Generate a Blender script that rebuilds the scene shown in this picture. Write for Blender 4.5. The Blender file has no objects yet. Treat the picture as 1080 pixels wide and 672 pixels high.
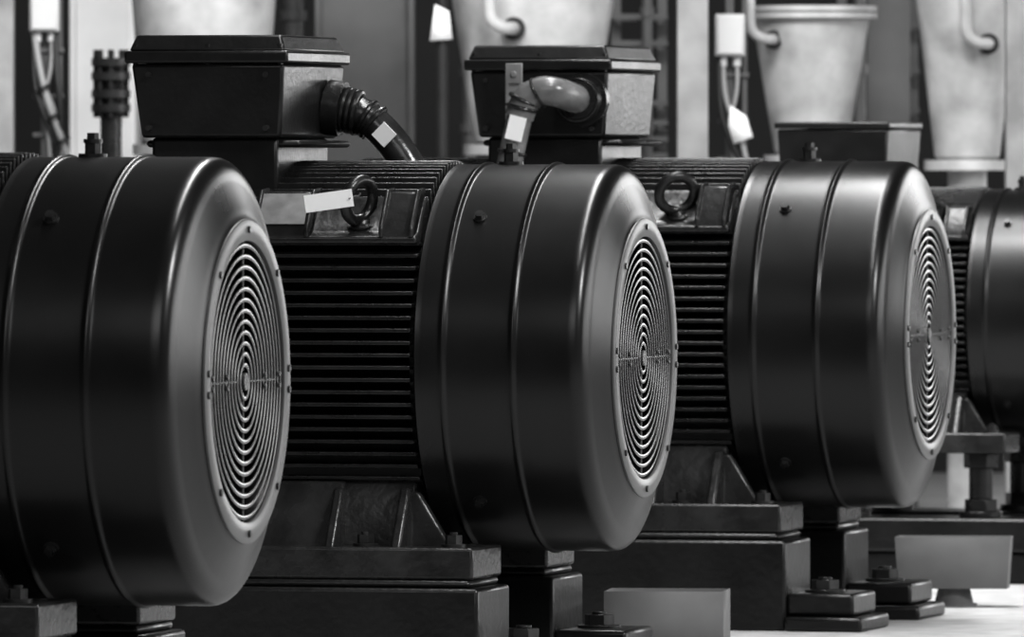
import bpy, bmesh, math
from mathutils import Vector, Matrix
S = bpy.context.scene
COL = S.collection
TH = math.radians(13.8)

# ---------------------------------------------------------------- materials
def mat(name, col, rough=0.4, metal=0.0, bump=0.0, bscale=60, var=0.0, vscale=6, coat=0.0, spec=0.5):
    m = bpy.data.materials.new(name); m.use_nodes = True
    nt = m.node_tree; b = nt.nodes['Principled BSDF']
    b.inputs['Base Color'].default_value = (col, col, col, 1)
    b.inputs['Roughness'].default_value = rough
    b.inputs['Metallic'].default_value = metal
    b.inputs['Specular IOR Level'].default_value = spec
    if coat:
        b.inputs['Coat Weight'].default_value = coat
        b.inputs['Coat Roughness'].default_value = 0.15
    tc = nt.nodes.new('ShaderNodeTexCoord')
    if var:
        n = nt.nodes.new('ShaderNodeTexNoise'); n.inputs['Scale'].default_value = vscale
        n.inputs['Detail'].default_value = 6
        nt.links.new(tc.outputs['Object'], n.inputs['Vector'])
        r = nt.nodes.new('ShaderNodeMapRange')
        r.inputs[1].default_value = 0.3; r.inputs[2].default_value = 0.7
        r.inputs[3].default_value = max(0, col*(1-var)); r.inputs[4].default_value = col*(1+var)
        nt.links.new(n.outputs['Fac'], r.inputs[0])
        nt.links.new(r.outputs[0], b.inputs['Base Color'])
        r2 = nt.nodes.new('ShaderNodeMapRange')
        r2.inputs[1].default_value = 0.3; r2.inputs[2].default_value = 0.7
        r2.inputs[3].default_value = rough*0.88; r2.inputs[4].default_value = min(1, rough*1.12)
        nt.links.new(n.outputs['Fac'], r2.inputs[0])
        nt.links.new(r2.outputs[0], b.inputs['Roughness'])
    if bump:
        n2 = nt.nodes.new('ShaderNodeTexNoise'); n2.inputs['Scale'].default_value = bscale
        n2.inputs['Detail'].default_value = 4
        nt.links.new(tc.outputs['Object'], n2.inputs['Vector'])
        bp = nt.nodes.new('ShaderNodeBump'); bp.inputs['Strength'].default_value = bump
        bp.inputs['Distance'].default_value = 0.004
        nt.links.new(n2.outputs['Fac'], bp.inputs['Height'])
        nt.links.new(bp.outputs[0], b.inputs['Normal'])
    return m

M_COWL = mat('cowl_satin_paint', 0.009, 0.31, bump=0.04, bscale=30, var=0.2, vscale=4)
M_CAST = mat('cast_iron_paint', 0.016, 0.28, bump=0.2, bscale=90, var=0.3, vscale=12)
M_CAST2 = mat('cast_iron_paint_light', 0.03, 0.27, bump=0.3, bscale=60, var=0.4, vscale=14)
M_BOX = mat('terminal_box_paint', 0.012, 0.32, bump=0.2, bscale=70, var=0.3, vscale=8)
M_RING = mat('grille_flange_grey', 0.12, 0.38, var=0.15, vscale=10)
M_WIRE = mat('grille_wire', 0.16, 0.24, metal=0.5)
M_FAN = mat('fan_plastic', 0.006, 0.4)
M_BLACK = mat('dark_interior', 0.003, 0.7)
M_BASE = mat('base_frame_paint', 0.010, 0.32, bump=0.25, bscale=50, var=0.4, vscale=7)
M_STEEL = mat('bare_steel', 0.35, 0.35, metal=0.8, var=0.3, vscale=20)
M_BOLT = mat('bolt_steel', 0.06, 0.3, metal=0.6, var=0.3, vscale=30)
M_HOSE = mat('conduit_sleeve', 0.03, 0.22, bump=0.3, bscale=40, var=0.3, vscale=20)
M_HOSEL = mat('conduit_sleeve_light', 0.17, 0.25, bump=0.4, bscale=40, var=0.3, vscale=20)
M_WHITE = mat('white_label', 0.88, 0.6)
M_PLATE = mat('nameplate', 0.25, 0.4, metal=0.1, var=0.2, vscale=30)
M_PLATE2 = mat('enclosure_grey', 0.5, 0.5)
M_VESS = mat('vessel_paint', 0.40, 0.5, bump=0.15, bscale=20, var=0.35, vscale=6)
M_COLM = mat('column_grey', 0.09, 0.5, var=0.2, vscale=5)
M_POST = mat('post_galvanised', 0.26, 0.45, metal=0.1, var=0.2, vscale=9)
M_WALL = mat('wall_dark_paint', 0.010, 0.7, var=0.4, vscale=1.5)
M_DARK = mat('rack_dark', 0.015, 0.5, var=0.3)
M_PANEL = mat('cabinet_white', 0.85, 0.5, var=0.06)
M_TRAY = mat('tray_sheet_metal', 0.13, 0.7, bump=0.05, bscale=15, var=0.15, vscale=9)
M_CONC = mat('concrete', 0.52, 0.85, bump=0.2, bscale=40, var=0.16, vscale=12, spec=0.25)
M_RUB = mat('cable_jacket', 0.26, 0.5)

# ---------------------------------------------------------------- helpers
def mark(bm, ang=35):
    for f in bm.faces: f.smooth = True
    for e in bm.edges:
        if len(e.link_faces) == 2 and e.calc_face_angle(0) > math.radians(ang): e.smooth = False

def finish(bm, name, m, parent=None, bevel=0, ang=35, seg=2, recalc=True):
    if recalc: bmesh.ops.recalc_face_normals(bm, faces=bm.faces)
    mark(bm, ang)
    me = bpy.data.meshes.new(name); bm.to_mesh(me); bm.free()
    me.materials.append(m)
    o = bpy.data.objects.new(name, me); COL.objects.link(o)
    if parent: o.parent = parent
    if bevel:
        b = o.modifiers.new('bevel', 'BEVEL'); b.width = bevel; b.segments = seg
        b.limit_method = 'ANGLE'; b.angle_limit = math.radians(30); b.harden_normals = False
    return o

def add_box(bm, x0, x1, y0, y1, z0, z1):
    v = [bm.verts.new(p) for p in ((x0,y0,z0),(x1,y0,z0),(x1,y1,z0),(x0,y1,z0),(x0,y0,z1),(x1,y0,z1),(x1,y1,z1),(x0,y1,z1))]
    for f in ((0,3,2,1),(4,5,6,7),(0,1,5,4),(1,2,6,5),(2,3,7,6),(3,0,4,7)):
        bm.faces.new([v[i] for i in f])

def add_frustum(bm, a, b, z0, z1):
    """a,b = (x0,x1,y0,y1) rectangles at z0,z1"""
    v = []
    for (x0,x1,y0,y1), z in ((a,z0),(b,z1)):
        for x,y in ((x0,y0),(x1,y0),(x1,y1),(x0,y1)): v.append(bm.verts.new((x,y,z)))
    for f in ((0,3,2,1),(4,5,6,7),(0,1,5,4),(1,2,6,5),(2,3,7,6),(3,0,4,7)):
        bm.faces.new([v[i] for i in f])

def add_prism_x(bm, poly, x0, x1):
    a = [bm.verts.new((x0,y,z)) for y,z in poly]; b = [bm.verts.new((x1,y,z)) for y,z in poly]
    n = len(poly)
    bm.faces.new(a); bm.faces.new(b[::-1])
    for i in range(n): bm.faces.new((a[i], b[i], b[(i+1)%n], a[(i+1)%n]))

def add_prism_y(bm, poly, y0, y1):
    a = [bm.verts.new((x,y0,z)) for x,z in poly]; b = [bm.verts.new((x,y1,z)) for x,z in poly]
    n = len(poly)
    bm.faces.new(a); bm.faces.new(b[::-1])
    for i in range(n): bm.faces.new((a[i], b[i], b[(i+1)%n], a[(i+1)%n]))

def add_lathe(bm, prof, seg=96, closed=False, origin=(0,0,0), axis='X', caps=False):
    rings = []
    o = Vector(origin)
    for x, r in prof:
        ring = []
        for i in range(seg):
            t = 2*math.pi*i/seg
            c, s = r*math.cos(t), r*math.sin(t)
            p = {'X': (x,c,s), 'Y': (c,x,s), 'Z': (c,s,x)}[axis]
            ring.append(bm.verts.new(o+Vector(p)))
        rings.append(ring)
    n = len(rings)
    for k in range(n if closed else n-1):
        A, B = rings[k], rings[(k+1)%n]
        for i in range(seg):
            j = (i+1)%seg
            bm.faces.new((A[i],B[i],B[j],A[j]))
    if caps and not closed:
        bm.faces.new(rings[0]); bm.faces.new(rings[-1][::-1])

def add_cyl(bm, p0, p1, r0, r1=None, seg=24):
    if r1 is None: r1 = r0
    p0, p1 = Vector(p0), Vector(p1)
    d = (p1-p0).normalized()
    q = d.to_track_quat('Z','Y')
    A = []; B = []
    for i in range(seg):
        t = 2*math.pi*i/seg
        u = q @ Vector((math.cos(t), math.sin(t), 0))
        A.append(bm.verts.new(p0+u*r0)); B.append(bm.verts.new(p1+u*r1))
    for i in range(seg):
        j = (i+1)%seg
        bm.faces.new((A[i],A[j],B[j],B[i]))
    bm.faces.new(A[::-1]); bm.faces.new(B)

def add_torus(bm, c, n, R, r, seg=48, ms=10, flat=1.0):
    c = Vector(c); q = Vector(n).normalized().to_track_quat('Z','Y')
    rings = []
    for i in range(seg):
        t = 2*math.pi*i/seg
        u = Vector((math.cos(t), math.sin(t), 0))
        ring = []
        for k in range(ms):
            s = 2*math.pi*k/ms
            ring.append(bm.verts.new(c + q @ (u*(R+r*math.cos(s)) + Vector((0,0,r*flat*math.sin(s))))))
        rings.append(ring)
    for i in range(seg):
        A, B = rings[i], rings[(i+1)%seg]
        for k in range(ms):
            l = (k+1)%ms
            bm.faces.new((A[k],B[k],B[l],A[l]))

def tube(name, pts, r, m, parent=None):
    cu = bpy.data.curves.new(name, 'CURVE'); cu.dimensions = '3D'
    sp = cu.splines.new('NURBS'); sp.points.add(len(pts)-1)
    for p, q in zip(sp.points, pts): p.co = (*q, 1)
    sp.order_u = 3; sp.use_endpoint_u = True; sp.resolution_u = 10
    cu.bevel_depth = r; cu.bevel_resolution = 6; cu.use_fill_caps = True
    cu.materials.append(m)
    o = bpy.data.objects.new(name, cu); COL.objects.link(o)
    if parent: o.parent = parent
    return o

def empty(name, loc=(0,0,0), rotz=0, sc=1):
    e = bpy.data.objects.new(name, None); COL.objects.link(e)
    e.location = loc; e.rotation_euler = (0,0,rotz); e.scale = (sc,sc,sc)
    e.empty_display_size = 0.1
    return e

def hexbolt(bm, c, r=0.026, h=0.03, axis=(0,0,1)):
    c = Vector(c); a = Vector(axis)
    add_cyl(bm, c, c+a*0.006, r*1.45, seg=24)
    add_cyl(bm, c+a*0.006, c+a*(0.006+h), r, seg=6)
    add_cyl(bm, c+a*(0.006+h), c+a*(0.012+h), r*0.5, seg=16)

# ---------------------------------------------------------------- motor
def build_motor(loc, k=1.0, eye_rot=40, box='tall', tag=False, conduit=None):
    root = empty('electric_motor', loc, -TH, k)
    # cowl
    def bead(x): return [(x-.014,.4),(x-.010,.4),(x-.007,.4002),(x-.004,.4026),(x-.001,.4050),(x+.002,.4050),(x+.005,.4026),(x+.008,.4002),(x+.011,.4),(x+.015,.4)]
    prof = [(-.39,.386),(-.392,.397),(-.389,.401),(-.38,.4),(-.376,.4)] + bead(-.332) + bead(-.185) + \
           [(-.070,.4),(-.064,.3999),(-.056,.3988),(-.049,.396),(-.043,.3915),(-.038,.385),(-.034,.377),(-.0315,.369),(-.0295,.361),(-.0275,.354),
            (-.011,.312),(-.006,.300),(-.003,.291),(-.001,.288),(-.001,.252),
            (-.006,.249),(-.04,.249),(-.045,.36),(-.06,.385),(-.2,.388)]
    bm = bmesh.new(); add_lathe(bm, prof, 160, closed=True)
    finish(bm, 'fan_cowl', M_COWL, root, ang=50)
    # flange ring + screws
    bm = bmesh.new()
    add_lathe(bm, [(-.004,.289),(.002,.289),(.004,.286),(.004,.254),(.002,.251),(-.004,.251)], 128, closed=True)
    finish(bm, 'grille_flange', M_RING, root, ang=50)
    bm = bmesh.new()
    for a in (90,270,4,-4,176,184,45,135,225,315):
        t = math.radians(a); c = Vector((.004, .271*math.cos(t), .271*math.sin(t)))
        add_cyl(bm, c, c+Vector((.004,0,0)), .0065, seg=12)
    finish(bm, 'flange_screws', M_BOLT, root)
    # grille rings: flattened wire
    bm = bmesh.new()
    N = 12
    for i in range(N):
        add_torus(bm, (-0.003,0,0), (1,0,0), .030+i*.0193, .0038, 144, 8, flat=.28)
    for a in (0,90,180,270):
        t = math.radians(a)
        add_cyl(bm, (-.008,.02*math.cos(t),.02*math.sin(t)), (-.008,.252*math.cos(t),.252*math.sin(t)), .003, seg=8)
    add_cyl(bm, (-.009,0,0),(.0,0,0), .016, seg=32)
    for a in (0,180):
        t = math.radians(a)
        for rr in (.224,.127):
            c = Vector((-.002, rr*math.cos(t), .01)); add_cyl(bm, c, c+Vector((.004,0,0)), .005, seg=10)
            c = Vector((-.002, rr*math.cos(t), -.01)); add_cyl(bm, c, c+Vector((.004,0,0)), .005, seg=10)
    finish(bm, 'grille_guard', M_WIRE, root, ang=60)
    # fan behind
    bm = bmesh.new()
    add_lathe(bm, [(-.095,.0005),(-.095,.05),(-.12,.07),(-.15,.24),(-.17,.34)], 64)
    for i in range(9):
        a0 = 2*math.pi*i/9
        prev = None
        for s in range(9):
            r = .06+.19*s/8; a = a0+.9*(s/8)
            y, z = r*math.cos(a), r*math.sin(a)
            cur = (bm.verts.new((-.15,y,z)), bm.verts.new((-.07-.012*s/8,y,z)))
            if prev: bm.faces.new((prev[0],cur[0],cur[1],prev[1]))
            prev = cur
    finish(bm, 'cooling_fan', M_FAN, root)
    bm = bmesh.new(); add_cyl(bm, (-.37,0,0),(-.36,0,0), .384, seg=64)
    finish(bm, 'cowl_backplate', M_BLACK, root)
    # bolts on cowl
    bm = bmesh.new()
    for a in (133.5, 46.5, 226, 314):
        t = math.radians(a)
        n = Vector((0, math.cos(t), math.sin(t)))
        p = n*.398 + Vector((-.281,0,0))
        add_cyl(bm, p, p+n*.006, .014, seg=20); add_cyl(bm, p+n*.006, p+n*.016, .010, seg=6)
    finish(bm, 'cowl_bolts', M_BOLT, root)
    bm = bmesh.new()
    add_cyl(bm, (-.284,0,.397),(-.284,0,.406), .026, seg=24)
    add_cyl(bm, (-.284,0,.406),(-.284,0,.425), .015, seg=6)
    add_cyl(bm, (-.284,0,.425),(-.284,0,.432), .017, seg=20)
    add_cyl(bm, (-.284,0,.432),(-.284,0,.443), .011, seg=6)
    finish(bm, 'grease_fitting', M_BOLT, root)
    # stator core
    X0, X1 = -1.34, -.40
    bm = bmesh.new()
    add_prism_x(bm, [(-.30,-.25),(-.30,.22),(-.22,.30),(.22,.30),(.30,.22),(.30,-.25),(.2,-.3),(-.2,-.3)], X0, X1)
    finish(bm, 'stator_core', M_BLACK, root)
    bm = bmesh.new()
    z = -.243
    while z < .24:
        tip = math.sqrt(.395**2 - z*z)
        for sg in (-1,1):
            y0, y1 = sg*.285, sg*tip
            add_prism_x(bm, [(y0,z-.0065),(y1,z-.004),(y1,z+.004),(y0,z+.0065)], X0, X1)
        z += .0253
    y = -.235
    while y < .24:
        tip = math.sqrt(.408**2 - y*y)
        add_prism_x(bm, [(y-.0065,.28),(y+.0065,.28),(y+.0035,tip),(y-.0035,tip)], X0, X1)
        y += .0235
    finish(bm, 'cooling_fins', M_CAST, root, bevel=.002, seg=2)
    # shoulder ledges + pads
    bm = bmesh.new()
    for sg in (-1,1):
        add_prism_x(bm, [(sg*.245,.335),(sg*.262,.325),(sg*.315,.262),(sg*.345,.252),(sg*.345,.238),(sg*.22,.238),(sg*.22,.30)], X0, X1)
        for x0,x1 in ((-.478,-.405),(-.745,-.625)):
            add_prism_x(bm, [(sg*.24,.345),(sg*.285,.342),(sg*.338,.272),(sg*.345,.25),(sg*.24,.25)], x0, x1)
            add_prism_x(bm, [(sg*.24,.352),(sg*.292,.348),(sg*.352,.27),(sg*.352,.25),(sg*.24,.25)], x0, x0+.01)
            add_prism_x(bm, [(sg*.24,.352),(sg*.292,.348),(sg*.352,.27),(sg*.352,.25),(sg*.24,.25)], x1-.01, x1)
    finish(bm, 'lifting_shoulder', M_CAST2, root, bevel=.004)
    if tag:
        bm = bmesh.new()
        add_prism_x(bm, [(-.291,.3385),(-.2935,.34),(-.3405,.278),(-.338,.2765)], -.735, -.637)
        finish(bm, 'rating_plate', M_PLATE, root)
    # eyebolts
    bm = bmesh.new()
    for sg in (-1,1):
        d = Vector((0, sg*.42, .9)).normalized()
        p = Vector((-.528, sg*.285, .27))
        add_cyl(bm, p-d*.02, p+d*.012, .032, seg=32)
        add_cyl(bm, p+d*.012, p+d*.022, .024, .016, seg=32)
        nrm = Matrix.Rotation(math.radians(eye_rot), 3, d) @ Vector((0,-d.z*1.0, d.y*1.0)).normalized()
        add_torus(bm, p+d*.062, nrm, .042, .012, 48, 12)
    finish(bm, 'lifting_eyebolt', M_CAST, root, ang=60)
    if tag:
        bm = bmesh.new()
        add_box(bm, -.048,.052,-.0015,.0015,-.018,.018)
        o = finish(bm, 'hanging_tag', M_WHITE, root)
        o.location = (-.575,-.385,.325); o.rotation_euler = (0, math.radians(-8), math.radians(6))
        tube('tag_wire', [(-.530,-.385,.33),(-.525,-.37,.335),(-.522,-.335,.335),(-.525,-.315,.34)], .0018, M_STEEL, root)
    # end bells
    bm = bmesh.new()
    add_lathe(bm, [(-1.52,.05),(-1.52,.14),(-1.48,.16),(-1.44,.17),(-1.42,.30),(-1.40,.37),(-1.33,.38),(-1.33,.2)], 64)
    add_lathe(bm, [(-.41,.2),(-.41,.36),(-.385,.37),(-.375,.3)], 64)
    finish(bm, 'end_bell', M_CAST, root)
    bm = bmesh.new(); add_cyl(bm, (-1.72,0,0),(-1.4,0,0), .05, seg=32)
    finish(bm, 'drive_shaft', M_STEEL, root)
    # feet
    bm = bmesh.new()
    for sg in (-1,1):
        add_prism_x(bm, [(sg*.2,-.25),(sg*.325,-.25),(sg*.34,-.27),(sg*.385,-.385),(sg*.2,-.385)], X0, -.555)
        add_prism_x(bm, [(sg*.2,-.25),(sg*.305,-.25),(sg*.325,-.30),(sg*.335,-.385),(sg*.2,-.385)], -.56, -.41)
        for x0 in (-1.33,-1.16,-.87,-.575,-.435):
            add_prism_x(bm, [(sg*.25,-.262),(sg*.34,-.262),(sg*.36,-.29),(sg*.425,-.385),(sg*.25,-.385)], x0, x0+.022)
        add_prism_y(bm, [(-.42,-.27),(-.40,-.27),(-.33,-.385),(-.42,-.385)], sg*.30, sg*.325)
        add_box(bm, -1.32,-.255, min(sg*.20,sg*.445), max(sg*.20,sg*.445), -.445,-.38)
    finish(bm, 'mounting_feet', M_CAST2, root, bevel=.006)
    bm = bmesh.new()
    for sg in (-1,1):
        for x in (-.31,-.495,-1.2): hexbolt(bm, (x, sg*.385, -.38), .018, .018)
    finish(bm, 'foot_bolts', M_BOLT, root)
    # terminal box
    if box == 'tall':
        bx0,bx1,by = -1.045,-.695,.255
        bm = bmesh.new()
        add_frustum(bm, (bx0+.045,bx1-.035,-by+.05,by-.05),(bx0+.045,bx1-.035,-by+.05,by-.05), .33,.455)
        add_box(bm, bx0+.03,bx1+.012,-by+.06,by-.04,.435,.45)
        add_frustum(bm, (bx0+.03,bx1-.022,-by+.025,by-.025),(bx0+.012,bx1-.010,-by+.01,by-.01), .455,.608)
        finish(bm, 'terminal_box_body', M_BOX, root, bevel=.008)
        bm = bmesh.new()
        add_box(bm, bx0,bx1,-by,by,.609,.634)
        add_frustum(bm, (bx0+.008,bx1-.008,-by+.008,by-.008),(bx0+.018,bx1-.022,-by+.03,by-.03), .634,.667)
        finish(bm, 'terminal_box_lid', M_BOX, root, bevel=.005)
        bm = bmesh.new()
        for x in (bx0+.02, (bx0+bx1)/2, bx1-.02):
            for yy in (-by+.018, by-.018): add_cyl(bm, (x,yy,.60),(x,yy,.648), .006, seg=6)
        for zz in (.475,.585):
            for xx in (bx0+.05,bx1-.05): add_cyl(bm, (xx,-by+.035,zz),(xx,-by+.006,zz), .006, seg=12)
        finish(bm, 'lid_screws', M_BOLT, root)
    else:
        bx0,bx1,by = -1.05,-.67,.27
        bm = bmesh.new()
        add_frustum(bm, (bx0+.02,bx1-.02,-by+.02,by-.02),(bx0+.008,bx1-.004,-by+.006,by-.006), .36,.595)
        finish(bm, 'terminal_box_body', M_BOX, root, bevel=.008)
        bm = bmesh.new(); add_box(bm, bx0,bx1,-by,by,.597,.618)
        finish(bm, 'terminal_box_lid', M_BOX, root, bevel=.005)
    if conduit == 'front':
        bm = bmesh.new()
        add_cyl(bm, (-.765,-.24,.54),(-.765,-.268,.54), .062, seg=40)
        add_cyl(bm, (-.765,-.268,.54),(-.765,-.31,.54), .050, .044, seg=40)
        for t in range(4): add_torus(bm, (-.765,-.274-.009*t,.54),(0,1,0), .047,.004, 40,8)
        finish(bm, 'cable_gland', M_CAST, root)
        tube('conduit_elbow', [(-.765,-.28,.54),(-.768,-.34,.546),(-.79,-.385,.558),(-.83,-.39,.563),(-.868,-.39,.54),(-.880,-.39,.50)], .034, M_HOSEL, root)
        tube('conduit', [(-.872,-.39,.53),(-.884,-.39,.48),(-.897,-.39,.42),(-.912,-.39,.35)], .030, M_HOSEL, root)
        bm = bmesh.new()
        add_torus(bm, (-.873,-.39,.522),(.25,.0,1), .034,.005, 32,8)
        add_torus(bm, (-.867,-.388,.54),(.45,0,1), .035,.005, 32,8)
        add_torus(bm, (-.835,-.388,.556),(1,0,.5), .035,.004, 32,8)
        add_torus(bm, (-.897,-.39,.42),(.2,0,1), .031,.004, 32,8)
        finish(bm, 'conduit_clamps', M_CAST, root)
        bm = bmesh.new()
        add_box(bm, -.020,.020,-.0015,.0015,-.028,.028)
        o = finish(bm, 'conduit_label', M_WHITE, root)
        o.location = (-.880,-.4235,.475); o.rotation_euler = (0,math.radians(14),0)
        bm = bmesh.new()
        add_box(bm, -.935,-.895,-.30,-.292,.43,.625); add_box(bm, -.93,-.90,-.30,-.24,.50,.512); add_box(bm, -.93,-.90,-.30,-.24,.57,.582)
        for zz in (.46,.53,.60): add_cyl(bm, (-.915,-.292,zz),(-.915,-.304,zz), .008, seg=6)
        finish(bm, 'bracket_bar', M_POST, root, bevel=.002)
    if conduit == 'side':
        bm = bmesh.new()
        add_cyl(bm, (-.71,.12,.52),(-.675,.12,.515), .058, seg=40)
        for t in range(3): add_torus(bm, (-.67+.012*t,.12,.514-.003*t),(1,0,-.2), .042,.007, 40,8)
        finish(bm, 'cable_gland', M_CAST, root)
        tube('conduit_elbow', [(-.69,.12,.517),(-.64,.12,.51),(-.60,.12,.48),(-.55,.12,.425),(-.52,.12,.37)], .036, M_HOSE, root)
        bm = bmesh.new()
        add_torus(bm, (-.625,.12,.497),(1,0,-.6), .037,.006, 32,8)
        add_torus(bm, (-.61,.12,.487),(1,0,-.8), .037,.006, 32,8)
        finish(bm, 'conduit_clamps', M_CAST, root)
        bm = bmesh.new()
        add_box(bm, -.020,.018,-.002,.002,-.014,.024)
        o = finish(bm, 'conduit_label', M_WHITE, root)
        o.location = (-.580,.082,.458); o.rotation_euler = (0,math.radians(45),0)
    return root

def build_base(loc):
    """welded steel rails on the concrete; z floor = -loc.z in local"""
    root = empty('motor_base_frame', loc, -TH)
    zf = -loc[2]
    bm = bmesh.new()
    for sg in (-1,1):
        a, b = sorted((sg*.19, sg*.46))
        add_box(bm, -1.55,-.24, a, b, zf+.0, -.462)
        add_box(bm, -1.5,-.26, a+.012, b-.012, -.462, -.4455)
        # anchor pads
        a, b = sorted((sg*.20, sg*.45))
        add_box(bm, -.24,-.085, a, b, zf+.035, zf+.085)
        add_box(bm, -.24,-.06, a-.03, b+.03, zf, zf+.033)
    finish(bm, 'base_rails', M_BASE, root, bevel=.008)
    bm = bmesh.new()
    add_box(bm, -1.4,-1.25,-.19,.19, zf,-.50); add_box(bm, -.50,-.38,-.19,.19, zf,-.50)
    finish(bm, 'cross_members', M_BASE, root, bevel=.006)
    bm = bmesh.new()
    for sg in (-1,1):
        hexbolt(bm, (-.175, sg*.335, zf+.085), .032, .022)
    finish(bm, 'anchor_bolts', M_BOLT, root, bevel=.001)
    return root

CH = 1.05
m1 = (-.472, 18.55, CH-.379); m2 = (.274, 21.55, CH-.391); m3 = (.964, 24.05, CH-.3826); m4 = (1.526, 26.65, CH-.369)
build_motor(m1, eye_rot=30); build_base(m1)
build_motor(m2, eye_rot=62, tag=True, conduit='side'); build_base(m2)
build_motor(m3, eye_rot=28, conduit='front'); build_base(m3)
build_motor(m4, k=.79, eye_rot=30, box='flat')

# base for the small motor: beam + jack studs
r4 = empty('motor_jacking_frame', m4, -TH)
zf = -m4[2]
bm = bmesh.new()
for sg in (-1,1):
    a,b = sorted((sg*.13, sg*.40))
    add_box(bm, -1.3,.3, a,b, -.60,-.515)
    add_box(bm, -1.28,.28, a+.03,b-.03, zf,-.60)
finish(bm, 'support_beams', M_BASE, r4, bevel=.008)
bm = bmesh.new()
for sg in (-1,1):
    for x in (-.95,-.62,-.28):
        c = (x, sg*.27)
        add_cyl(bm, (*c,-.515),(*c,-.50), .055, seg=32)
        add_cyl(bm, (*c,-.50),(*c,-.47), .042, seg=6)
        add_cyl(bm, (*c,-.47),(*c,-.39), .03, seg=24)
        add_cyl(bm, (*c,-.39),(*c,-.353), .045, seg=6)
finish(bm, 'jack_studs', M_CAST, r4, bevel=.002)

# ---------------------------------------------------------------- drip trays
def tray(loc, w, d, z0, z1, fl):
    root = empty('drip_tray', loc, math.radians(-6))
    bm = bmesh.new()
    add_frustum(bm, (-w+fl,w-fl,-d+fl,d-fl),(-w,w,-d,d), z0, z1)
    bmesh.ops.delete(bm, geom=[f for f in bm.faces if all(v.co.z>z1-.005 for v in f.verts)], context='FACES')
    o = finish(bm, 'tray_pan', M_TRAY, root)
    s = o.modifiers.new('thick','SOLIDIFY'); s.thickness = .004
    bm = bmesh.new()
    add_cyl(bm, (0,0,0),(0,0,.008), .055, seg=32); add_cyl(bm, (0,0,.008),(0,0,z0), .047, .038, seg=32)
    finish(bm, 'tray_pedestal', M_TRAY, root)
tray((1.06, 25.0, 0), .138,.07,.045,.168,.008); tray((.333, 22.35, 0), .128,.09,.03,.147,.0)

# ---------------------------------------------------------------- room
bm = bmesh.new(); add_box(bm, -14,14,5,36,-.2,0); finish(bm, 'floor', M_CONC)
bm = bmesh.new(); add_box(bm, -14,14,36,36.2,-.2,6); finish(bm, 'wall_back', M_WALL)

# ---------------------------------------------------------------- background plant
def vessel(x, y, rtop, rbot, zb, zt, flange=None, base=True):
    root = empty('conical_vessel', (x,y,0))
    bm = bmesh.new()
    add_lathe(bm, [(zb,.001),(zb,rbot*.9),(zb+.01,rbot),(zt-.01,rtop),(zt,rtop*.99),(zt,.001)], 64, axis='Z')
    finish(bm, 'shell', M_VESS, root)
    bm = bmesh.new()
    if flange:
        add_lathe(bm, [(flange-.008,rtop*.9),(flange-.008,rtop+.02),(flange+.008,rtop+.02),(flange+.008,rtop*.9)], 64, axis='Z')
        add_lathe(bm, [(flange+.012,rtop*.9),(flange+.012,rtop+.02),(flange+.028,rtop+.02),(flange+.028,rtop*.9)], 64, axis='Z')
    add_lathe(bm, [(zb-.03,.001),(zb-.03,rbot+.03),(zb,rbot+.03),(zb,.001)], 48, axis='Z')
    add_cyl(bm, (0,0,.02),(0,0,zb-.03), rbot*.6)
    add_cyl(bm, (0,0,0),(0,0,.02), rbot*1.2)
    finish(bm, 'flanges', M_VESS, root)
    return root
def port(root, x, y, z, r=.022):
    bm = bmesh.new()
    add_cyl(bm, (x,y,z),(x,y+.05,z), r*1.5, seg=32)
    finish(bm, 'port_flange', M_DARK, root)
    tube('elbow_pipe', [(x,y+.02,z),(x,y-.04,z),(x-.03,y-.06,z),(x-.065,y-.06,z+.02),(x-.07,y-.06,z+.07),(x-.07,y-.06,z+.3)], r*.85, M_VESS, root)
v1 = vessel(-.886,30,.235,.175,1.12,1.9)
v2 = vessel(.06,30,.265,.17,1.12,1.75)
port(v2, -.055,-.23,1.45)
v3 = vessel(.859,30,.172,.105,1.09,1.51, flange=1.49)
port(v3, -.11,-.13,1.42,.018)
v4 = vessel(1.318,30.2,.15,.095,1.075,1.56)
port(v4, .055,-.15,1.41,.02)

bm = bmesh.new()
add_box(bm, -.577,-.30,31,31.3,0,3); add_box(bm, -.31,-.29,30.96,31.34,0,3); add_box(bm, -.587,-.567,30.96,31.34,0,3); add_box(bm,-.62,-.26,30.9,31.4,0,.03)
finish(bm, 'steel_column', M_COLM, None, .004)
def post(x, w=.045, y=29.5, m=M_POST):
    bm = bmesh.new()
    add_box(bm, x-w,x+w,y-.01,y+.002,0,2.6)
    add_box(bm, x-w,x-w+.01,y,y+.09,0,2.6); add_box(bm, x+w-.01,x+w,y,y+.09,0,2.6)
    add_box(bm, x-w-.02,x+w+.02,y-.03,y+.11,0,.015)
    return finish(bm, 'pipe_rack_post', m, None, .003)
post(.511,.044); post(1.435,.038); post(-1.445,.035)
bm = bmesh.new()
add_box(bm, -1.40,-1.19,33,33.5,0,2.2); add_box(bm,-1.38,-1.21,32.985,33.0,.1,2.15)
add_cyl(bm,(-1.24,32.96,1.2),(-1.24,32.96,1.35),.01)
finish(bm, 'control_cabinet', M_PANEL, None, .004)
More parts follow.
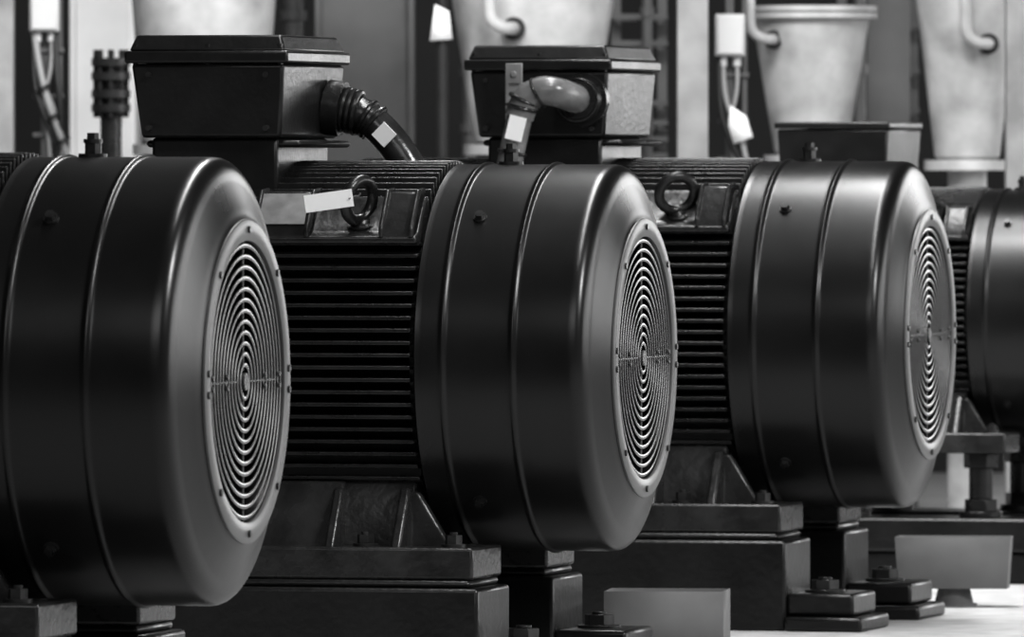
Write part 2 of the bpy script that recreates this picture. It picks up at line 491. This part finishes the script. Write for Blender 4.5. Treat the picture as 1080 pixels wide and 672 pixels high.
def jbox(x,y,z,style=0):
    root = empty('junction_box_stand', (x,y,0))
    bm = bmesh.new(); add_box(bm,-.012,.012,.05,.075,0,2.4); add_box(bm,-.04,.05,.03,.09,0,.012); add_box(bm,.035,.05,.05,.065,0,2.4)
    for zz in (z-.12,z-.25,z-.36,z-.5): add_box(bm,-.035,.055,.04,.052,zz,zz+.014)
    finish(bm,'strut',M_COLM,root,.002)
    bm = bmesh.new(); add_box(bm,-.042,.042,-.01,.05,z-.06,z+.06); add_box(bm,-.037,.037,-.018,-.01,z-.055,z+.055)
    add_cyl(bm,(-.02,.02,z-.06),(-.02,.02,z-.09),.012); add_cyl(bm,(.02,.02,z-.06),(.02,.02,z-.09),.012)
    finish(bm,'enclosure',M_PLATE2,root,.004)
    tube('cable_a',[(-.02,.02,z-.08),(-.02,.0,z-.18),(.03,-.01,z-.28),(.06,.0,z-.42),(.06,.05,z-.8)],.008,M_RUB,root)
    tube('cable_b',[(.02,.02,z-.08),(.025,.0,z-.16),(-.01,.0,z-.26),(.02,.0,z-.36),(.03,.05,z-.8)],.006,M_RUB,root)
    tube('cable_c',[(-.03,.02,z-.06),(-.035,.0,z-.2),(.0,-.01,z-.3),(.045,.0,z-.40),(.05,.05,z-.8)],.009,M_DARK,root)
    if style:
        tube('cable_d',[(-.03,.02,z-.06),(-.01,-.015,z-.2),(.04,-.02,z-.34),(.08,.0,z-.45),(.08,.05,z-.8)],.010,M_RUB,root)
        tube('cable_e',[(.03,.02,z-.06),(.035,-.01,z-.18),(.05,-.02,z-.3),(.03,.0,z-.45),(.03,.05,z-.8)],.009,M_DARK,root)
        bm = bmesh.new()
        for p in ((.0,-.018,z-.22),(.03,-.02,z-.30),(.055,-.015,z-.37)):
            add_torus(bm, p, (.5,0,-1), .018,.005,20,6)
        finish(bm,'cable_ties',M_DARK,root)
    else:
        bm = bmesh.new(); v=[bm.verts.new(p) for p in ((-.0,-.025,z-.2),(.045,-.025,z-.23),(.065,-.025,z-.29),(.01,-.025,z-.31),(-.005,-.02,z-.26))]
        bm.faces.new(v); o=finish(bm,'warning_tag',M_WHITE,root); o.modifiers.new('t','SOLIDIFY').thickness=.003
jbox(.62,29.66,1.43); jbox(-1.33,29.66,1.5,1)
jb = empty('hanging_valve_tag', (-.20,29.8,1.46))
bm = bmesh.new(); v=[bm.verts.new(p) for p in ((-.02,0,.06),(.02,0,.04),(.03,0,-.04),(-.035,0,-.045))]; bm.faces.new(v)
o=finish(bm,'tag_card',M_WHITE,jb); o.modifiers.new('t','SOLIDIFY').thickness=.003
tube('tag_pipe',[(0,.03,-1.46),(0,.03,-.5),(.0,.03,.6)],.018,M_DARK,jb)
def rack(x0,x1,y,zs):
    bm = bmesh.new()
    for z in zs:
        add_box(bm,x0,x1,y,y+.04,z,z+.018); add_box(bm,x0,x1,y+.3,y+.34,z,z+.018)
        n=int((x1-x0)/.08)
        for i in range(n+1): add_box(bm,x0+i*.08,x0+i*.08+.012,y+.04,y+.3,z,z+.01)
    for x in (x0,x1-.03): add_box(bm,x,x+.03,y+.1,y+.14,0,2.3)
    finish(bm,'cable_rack',M_COLM,None,.001)
rack(.30,.47,31.5,(1.08,1.13,1.18,1.24,1.42,1.50)); rack(1.0,1.25,32,(1.10,1.22,1.34,1.48))
# rising service pipes in the gaps
def riser(x,y,r,m):
    root = empty('service_pipe',(x,y,0))
    bm = bmesh.new(); add_cyl(bm,(0,0,0),(0,0,2.6),r); add_cyl(bm,(0,0,0),(0,0,.015),r*2)
    for z in (1.16,1.33,1.5): add_cyl(bm,(0,0,z),(0,0,z+.03),r*1.35)
    finish(bm,'pipe',m,root)
riser(-.66,31.6,.03,M_COLM); riser(-.13,31.8,.022,M_COLM); riser(1.03,30.9,.018,M_COLM); riser(.40,30.9,.016,M_COLM)
bm = bmesh.new(); add_box(bm,1.08,1.17,31.2,31.3,0,2.2); add_box(bm,1.05,1.20,31.15,31.35,0,.02); add_box(bm,1.06,1.19,31.19,31.2,1.0,2.2); finish(bm,'switch_panel',M_COLM,None,.003)
r = empty('flanged_pipe',(-1.13,29.4,0))
bm = bmesh.new()
add_cyl(bm,(0,0,0),(0,0,1.2),.03); add_cyl(bm,(0,0,1.2),(0,0,1.36),.03)
for z in (1.21,1.25,1.30,1.34): add_cyl(bm,(0,0,z),(0,0,z+.022),.055,seg=32)
for i in range(8):
    t=i*math.pi/4; add_cyl(bm,(.043*math.cos(t),.043*math.sin(t),1.195),(.043*math.cos(t),.043*math.sin(t),1.385),.007,seg=8)
finish(bm,'flange_stack',M_CAST,r)

# ---------------------------------------------------------------- lights
def area(name, loc, target, sx, sy, power):
    l = bpy.data.lights.new(name,'AREA'); l.shape='RECTANGLE'; l.size=sx; l.size_y=sy; l.energy=power
    o = bpy.data.objects.new(name,l); COL.objects.link(o); o.location=loc
    o.rotation_euler = (Vector(target)-Vector(loc)).to_track_quat('-Z','Y').to_euler()
area('hall_light_right', (6,16,6.5), (.3,22,.7), 2,1.5, 480)
area('right_softbox', (11,24,2.6), (.5,23,.9), 10,3.0, 340)  # added softbox, not real windows; gives the cowl shoulders something bright to reflect
area('face_reflection_panel', (6.8,33.5,2.2), (.5,22,.7), 4,3, 150)  # added bright panel out of view, mirrored in the cowl faces
area('hall_light_overhead', (.5,23,6), (.5,23,0), .6,9, 330)
area('front_fill', (-1,10,6), (.3,22,.8), 7,2.5, 170)  # added fill from the front for fins, cowl highlight and tag
area('vessel_fill', (-.5,25.5,4.5), (-.2,31,1.3), 5,1, 285)  # added fill that brightens the vessels and cabinet at the back
w = bpy.data.worlds.new('world'); S.world = w; w.use_nodes = True
w.node_tree.nodes['Background'].inputs[0].default_value = (1,1,1,1)
w.node_tree.nodes['Background'].inputs[1].default_value = 0.015
# ---------------------------------------------------------------- camera
c = bpy.data.cameras.new('camera'); co = bpy.data.objects.new('camera', c); COL.objects.link(co)
c.sensor_width = 36; c.lens = 366.67; c.clip_end = 200
co.location = (0,0,CH); co.rotation_euler = (math.radians(90-.823),0,0)
c.dof.use_dof = True; c.dof.focus_distance = 20.6; c.dof.aperture_fstop = 12
S.camera = co
S.view_settings.view_transform = 'Standard'
S.view_settings.look = 'None'
S.view_settings.exposure = 0.45
S.view_settings.gamma = 0.84
